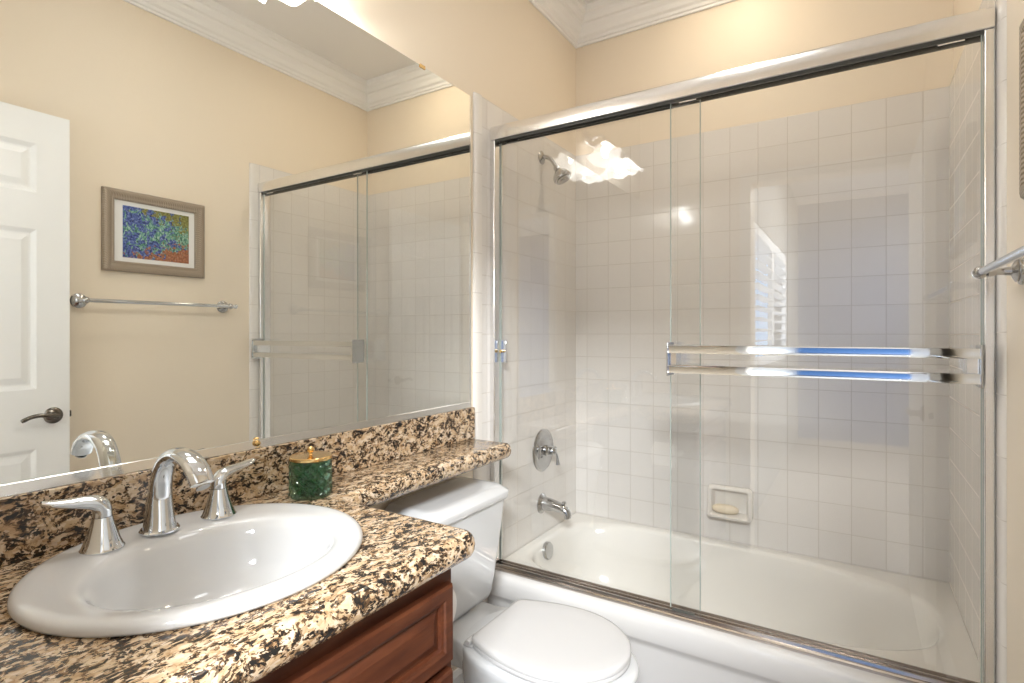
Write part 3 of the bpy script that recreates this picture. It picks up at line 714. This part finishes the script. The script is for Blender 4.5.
def glass_door(name, label, x0, x1, y0, y1):
    t = thing(name, label, 'shower door', ((x0+x1)/2, (y0+y1)/2, RZ+0.024), 'sliding glass panels over the bathtub')
    obj('glass_pane', bx((x0+0.003, y0, RZ+0.024), (x1-0.003, y1, 2.068)), M_glass, t, smooth=False)
    for xa, xb in ((x0, x0+0.0029), (x1-0.0029, x1)): obj('pane_edge', bx((xa, y0, RZ+0.024), (xb, y1, 2.068)), M_gedge, t, smooth=False)
    bm = box(B(), (x0, y0-0.0025, 2.0685), (x1, y1+0.0025, 2.094)); obj('top_hanger', bm, M_slot, t, smooth=False)
    for xx in (x0+0.03, x1-0.09): obj('hanger_clip', bx((xx, y0-0.0045, 2.060), (xx+0.055, y0-0.0028, 2.072)), M_alu, t, bevel=0.0005)
    return t
g1 = glass_door('sliding_glass_door', 'right sliding glass door panel carrying the double towel bar', 0.711, 1.501, 0.017, 0.0225)
g2 = glass_door('sliding_glass_door', 'left sliding glass door panel behind the other, in front of the shower valve', 0.028, 0.803, 0.041, 0.0465)
# double towel bar on the outer door
tb = thing('double_towel_bar', 'double flat chrome towel bar across the right glass door', 'towel bar', (1.10, -0.045, 1.22))
for z in (1.2605, 1.1985):
    bm = B(); p = [(-0.0575,z-0.0125),(-0.046,z-0.0125),(-0.046,z+0.0125),(-0.0560,z+0.0125),(-0.0558,z+0.0115),(-0.0555,z+0.006),(-0.0553,z+0.001),(-0.0556,z-0.004),(-0.0563,z-0.009)]
    loft(bm, [[(0.7255, a, b) for a, b in p], [(1.487, a, b) for a, b in p]]); obj('bar', bm, M_chrome, tb, auto=60)
for xa, xb in ((0.7215, 0.7255), (1.487, 1.491)):
    obj('end_plate', bx((xa, -0.060, 1.176), (xb, 0.010, 1.282)), M_chrome2, tb, bevel=0.001)
for xa, xb in ((0.7256, 0.748), (1.462, 1.4869)):
    obj('bracket', bx((xa, -0.0425, 1.203), (xb, 0.0165, 1.256)), M_alu, tb, bevel=0.001)
pu = thing('door_pull', 'small chrome and brass door pull at the left edge of the left glass door', 'door pull', (0.043, 0.03, 1.24))
obj('pull_plate', bx((0.0345, 0.0345, 1.195), (0.058, 0.0405, 1.283)), M_chrome, pu, bevel=0.001)
bm = B(); lathe(bm, [(0,0),(0.0065,0),(0.0065,0.012),(0.005,0.014),(0,0.014)], (0.041,0.0342,1.24), (0,-1,0), 18); obj('bumper', bm, M_gold, pu, label='small brass bumper')

for o_ in (enc, g1, g2, tb, pu): o_.location.y += SH

# ---------------------------------------------------------------- right wall: towel bar, picture, door
tr = thing('towel_bar', 'single round chrome towel bar on the cream wall below the picture', 'towel bar', (W, -0.54, 1.445))
TX, TZ = 1.466, 1.447
for y in (-0.852, -0.236):
    bm = B(); lathe(bm, [(0,0.0006),(0.030,0.0006),(0.031,0.003),(0.029,0.006),(0.024,0.008),(0.025,0.011),(0.019,0.015),(0.010,0.019),(0.0085,0.030),(0.0075,0.042),(0.010,0.050),(0.012,0.058),(0,0.060)], (W, y, TZ), (-1,0,0), 36)
    bmesh.ops.create_uvsphere(bm, u_segments=20, v_segments=12, radius=0.0145, matrix=Matrix.Translation((TX, y, TZ)))
    obj('post', bm, M_chrome2, tr)
bm = B(); sweep(bm, [(TX,-0.880,TZ),(TX,-0.210,TZ)], [0.0085,0.0085], 20, sub=1)
for y, s in ((-0.880,-1),(-0.210,1)): lathe(bm, [(0.0085,0),(0.0115,0.001),(0.012,0.006),(0.009,0.010),(0,0.0115)], (TX,y,TZ), (0,s,0), 20)
obj('bar', bm, M_chrome, tr)

pf = thing('framed_picture', 'framed flower print in a carved beige frame on the cream wall', 'picture', (W, -0.55, 1.583))
FY0, FY1, FZ0, FZ1 = -0.771, -0.336, 1.583, 1.943
bm = B(); frame_ring(bm, FY0, FY1, FZ0, FZ1, [(0,0.0008),(0,0.018),(0.004,0.024),(0.012,0.027),(0.022,0.026),(0.030,0.021),(0.034,0.020),(0.038,0.022),(0.043,0.020),(0.046,0.012),(0.046,0.0008)], lambda h: W-h)
obj('frame', bm, M_frame, pf, auto=25)
obj('mat_board', bx((W-0.009, FY0+0.044, FZ0+0.044), (W-0.004, FY1-0.044, FZ1-0.044)), M_white, pf, smooth=False, label='off-white mat board')
art = bx((W-0.0100, -0.692, 1.648), (W-0.0091, -0.408, 1.878)); ao = obj('print', art, M_art, pf, smooth=False, label='flower print in blue, green and rust')
# keep the print's colours on world axes
nd = [n_ for n_ in M_art.node_tree.nodes if n_.type == 'TEX_COORD'][0]
mpn = N(M_art, 'ShaderNodeVectorMath', operation='ADD'); mpn.inputs[1].default_value = tuple(OFF[pf])
for l in list(M_art.node_tree.links):
    if l.from_node == nd: ts = l.to_socket; M_art.node_tree.links.remove(l); L(M_art, mpn.outputs[0], ts)
L(M_art, nd.outputs['Object'], mpn.inputs[0])

dr = thing('door_1', None, None, (1.49, -1.66, 0), kind='structure')
DX0, DX1, DY0, DY1, DZ1 = 1.462, 1.497, -1.68, -0.908, 2.168
bm = B()
def door_face(bm, x, s):
    """panelled face with raised panels; s = outward direction"""
    st = 0.105; mid = (DY0+DY1)/2; rows = [(0.22, 0.865), (1.095, 1.712), (1.853, 2.042)]
    cols = [(DY0+st, mid-0.045), (mid+0.045, DY1-st)]
    ys = sorted({DY0, DY1, *[v for c in cols for v in c]}); zs = sorted({0.012, DZ1, *[v for r in rows for v in r]})
    for i in range(len(ys)-1):
        for j in range(len(zs)-1):
            ya, yb, za, zb = ys[i], ys[i+1], zs[j], zs[j+1]
            if any(abs(ya-c[0]) < 1e-6 for c in cols) and any(abs(za-r[0]) < 1e-6 for r in rows):
                rg = [[(x+s*h, ya+d, za+d), (x+s*h, yb-d, za+d), (x+s*h, yb-d, zb-d), (x+s*h, ya+d, zb-d)] for d, h in [(0,0),(0.006,-0.003),(0.016,-0.009),(0.024,-0.009),(0.046,-0.002),(0.050,-0.002)]]
                loft(bm, rg, True, False, True)
            else:
                bm.faces.new([bm.verts.new(p) for p in ((x,ya,za),(x,yb,za),(x,yb,zb),(x,ya,zb))])
door_face(bm, DX0, -1)
b2 = [(DX0,DY0,0.012),(DX1,DY0,0.012),(DX1,DY1,0.012),(DX0,DY1,0.012),(DX0,DY0,DZ1),(DX1,DY0,DZ1),(DX1,DY1,DZ1),(DX0,DY1,DZ1)]
vs = [bm.verts.new(p) for p in b2]
for f in ((0,1,2,3),(4,5,6,7),(0,1,5,4),(1,2,6,5),(2,3,7,6)): bm.faces.new([vs[i] for i in f])
bmesh.ops.remove_doubles(bm, verts=bm.verts, dist=1e-5)
obj('door_leaf', bm, M_door, dr, smooth=False)
bm = B(); lathe(bm, [(0,0.0005),(0.031,0.0005),(0.032,0.003),(0.026,0.009),(0.014,0.013),(0.011,0.030),(0.013,0.044),(0,0.046)], (DX0, -0.962, 0.988), (-1,0,0), 36)
sweep(bm, [(DX0-0.042,-0.962,0.988),(DX0-0.048,-0.985,0.992),(DX0-0.046,-1.015,0.997),(DX0-0.042,-1.042,0.993),(DX0-0.040,-1.062,0.984),(DX0-0.038,-1.070,0.979)], [0.010,0.0095,0.008,0.0075,0.008,0.006], 16)
obj('door_handle', bm, M_pewter, dr, label='aged pewter lever handle')
bm = bx((DX0+0.010, DY1+0.0005, 0.975), (DX0+0.026, DY1+0.010, 1.000)); obj('latch_bolt', bm, M_pewter, dr, bevel=0.002)
bm = B()
for z in (0.28, 1.12, 1.96): sweep(bm, [(1.502,DY0-0.006,z),(1.502,DY0-0.006,z+0.09)], [0.006,0.006], 12, sub=1)
obj('hinges', bm, M_nickel, dr)

# ---------------------------------------------------------------- vanity light above the mirror
vl = thing('vanity_light', 'wall light with white flower-shaped glass shades above the mirror', 'wall light', (0.0, -1.065, 2.32))
obj('back_plate', bx((0.0008, -1.31, 2.32), (0.022, -0.82, 2.39)), M_chrome, vl, bevel=0.006)
for k, (y, ty) in enumerate(((-0.915, 0.3), (-1.065, 0.0), (-1.215, -0.3))):
    axd = Vector((0.12, ty, -0.85)).normalized(); u_, v_ = basis(axd); o_ = Vector((0.097, y, 2.325 - (0.035 if k == 1 else 0)))
    bm = B(); sweep(bm, [(0.022,y,2.355),(0.055,y,2.375),(0.088,y,2.362),tuple(o_)], [0.009,0.008,0.008,0.010], 14); am = obj('lamp_arm', bm, M_chrome, vl)
    bm = B(); n_ = 60; rings = []
    pr2 = [(0.018,0.0),(0.026,0.006),(0.038,0.022),(0.049,0.042),(0.059,0.062),(0.071,0.080),(0.086,0.092)]
    def ringp(r, h, fl): return [o_ + axd*(h - fl*0.012*math.cos(5*2*PI*i/n_)) + (u_*math.cos(2*PI*i/n_) + v_*math.sin(2*PI*i/n_))*r*(1+fl*0.13*math.cos(5*2*PI*i/n_)) for i in range(n_)]
    for q, (r, h) in enumerate(pr2): rings.append(ringp(r, h, (q/6)**1.6))
    for q, (r, h) in reversed(list(enumerate(pr2))): rings.append(ringp(r-0.003, h-0.001, (q/6)**1.6))
    loft(bm, rings, True, False, False); shd = obj('glass_shade', bm, M_shade, vl, auto=60)
    bm = B(); c_ = o_ + axd*0.045
    bmesh.ops.create_uvsphere(bm, u_segments=20, v_segments=14, radius=0.022, matrix=Matrix.Translation(c_)); lathe(bm, [(0.010,0.0),(0.012,0.02),(0.016,0.032)], o_, axd, 16)
    obj('bulb', bm, M_bulb, shd)
    light('vanity_bulb_light', 'POINT', tuple(c_ + axd*0.034), 2.9, WARM, 0.010)
# added flush ceiling light, out of view, to brighten the bathroom
cl = thing('added_ceiling_light', 'white flush round ceiling light added unseen to brighten the bathroom', 'ceiling light', (0.86, -0.66, H))
bm = B(); lathe(bm, [(0,0),(0.17,0.0),(0.17,0.018),(0.0,0.018)], (0.86,-0.66,H-0.0005), (0,0,-1), 48); obj('mounting_pan', bm, M_trim, cl)
bm = B(); lathe(bm, [(0.155,0.0185),(0.150,0.035),(0.125,0.058),(0.08,0.074),(0.0,0.082)], (0.86,-0.66,H-0.0005), (0,0,-1), 48, cap=False); obj('glass_dome', bm, M_dome, cl)

rl = thing('recessed_light', 'small round recessed ceiling light above the bathtub', 'ceiling light', (0.80, 0.36, H))
bm = B(); lathe(bm, [(0.075,0.0005),(0.095,0.0005),(0.095,0.004),(0.085,0.008),(0.075,0.006),(0.075,0.0005)], (0.80,0.36,H), (0,0,-1), 40, cap=False); obj('trim_ring', bm, M_trim, rl)
bm = B(); lathe(bm, [(0,0.0006),(0.0745,0.0006),(0.0745,0.003),(0,0.003)], (0.80,0.36,H), (0,0,-1), 40); obj('lens', bm, M_dome, rl)
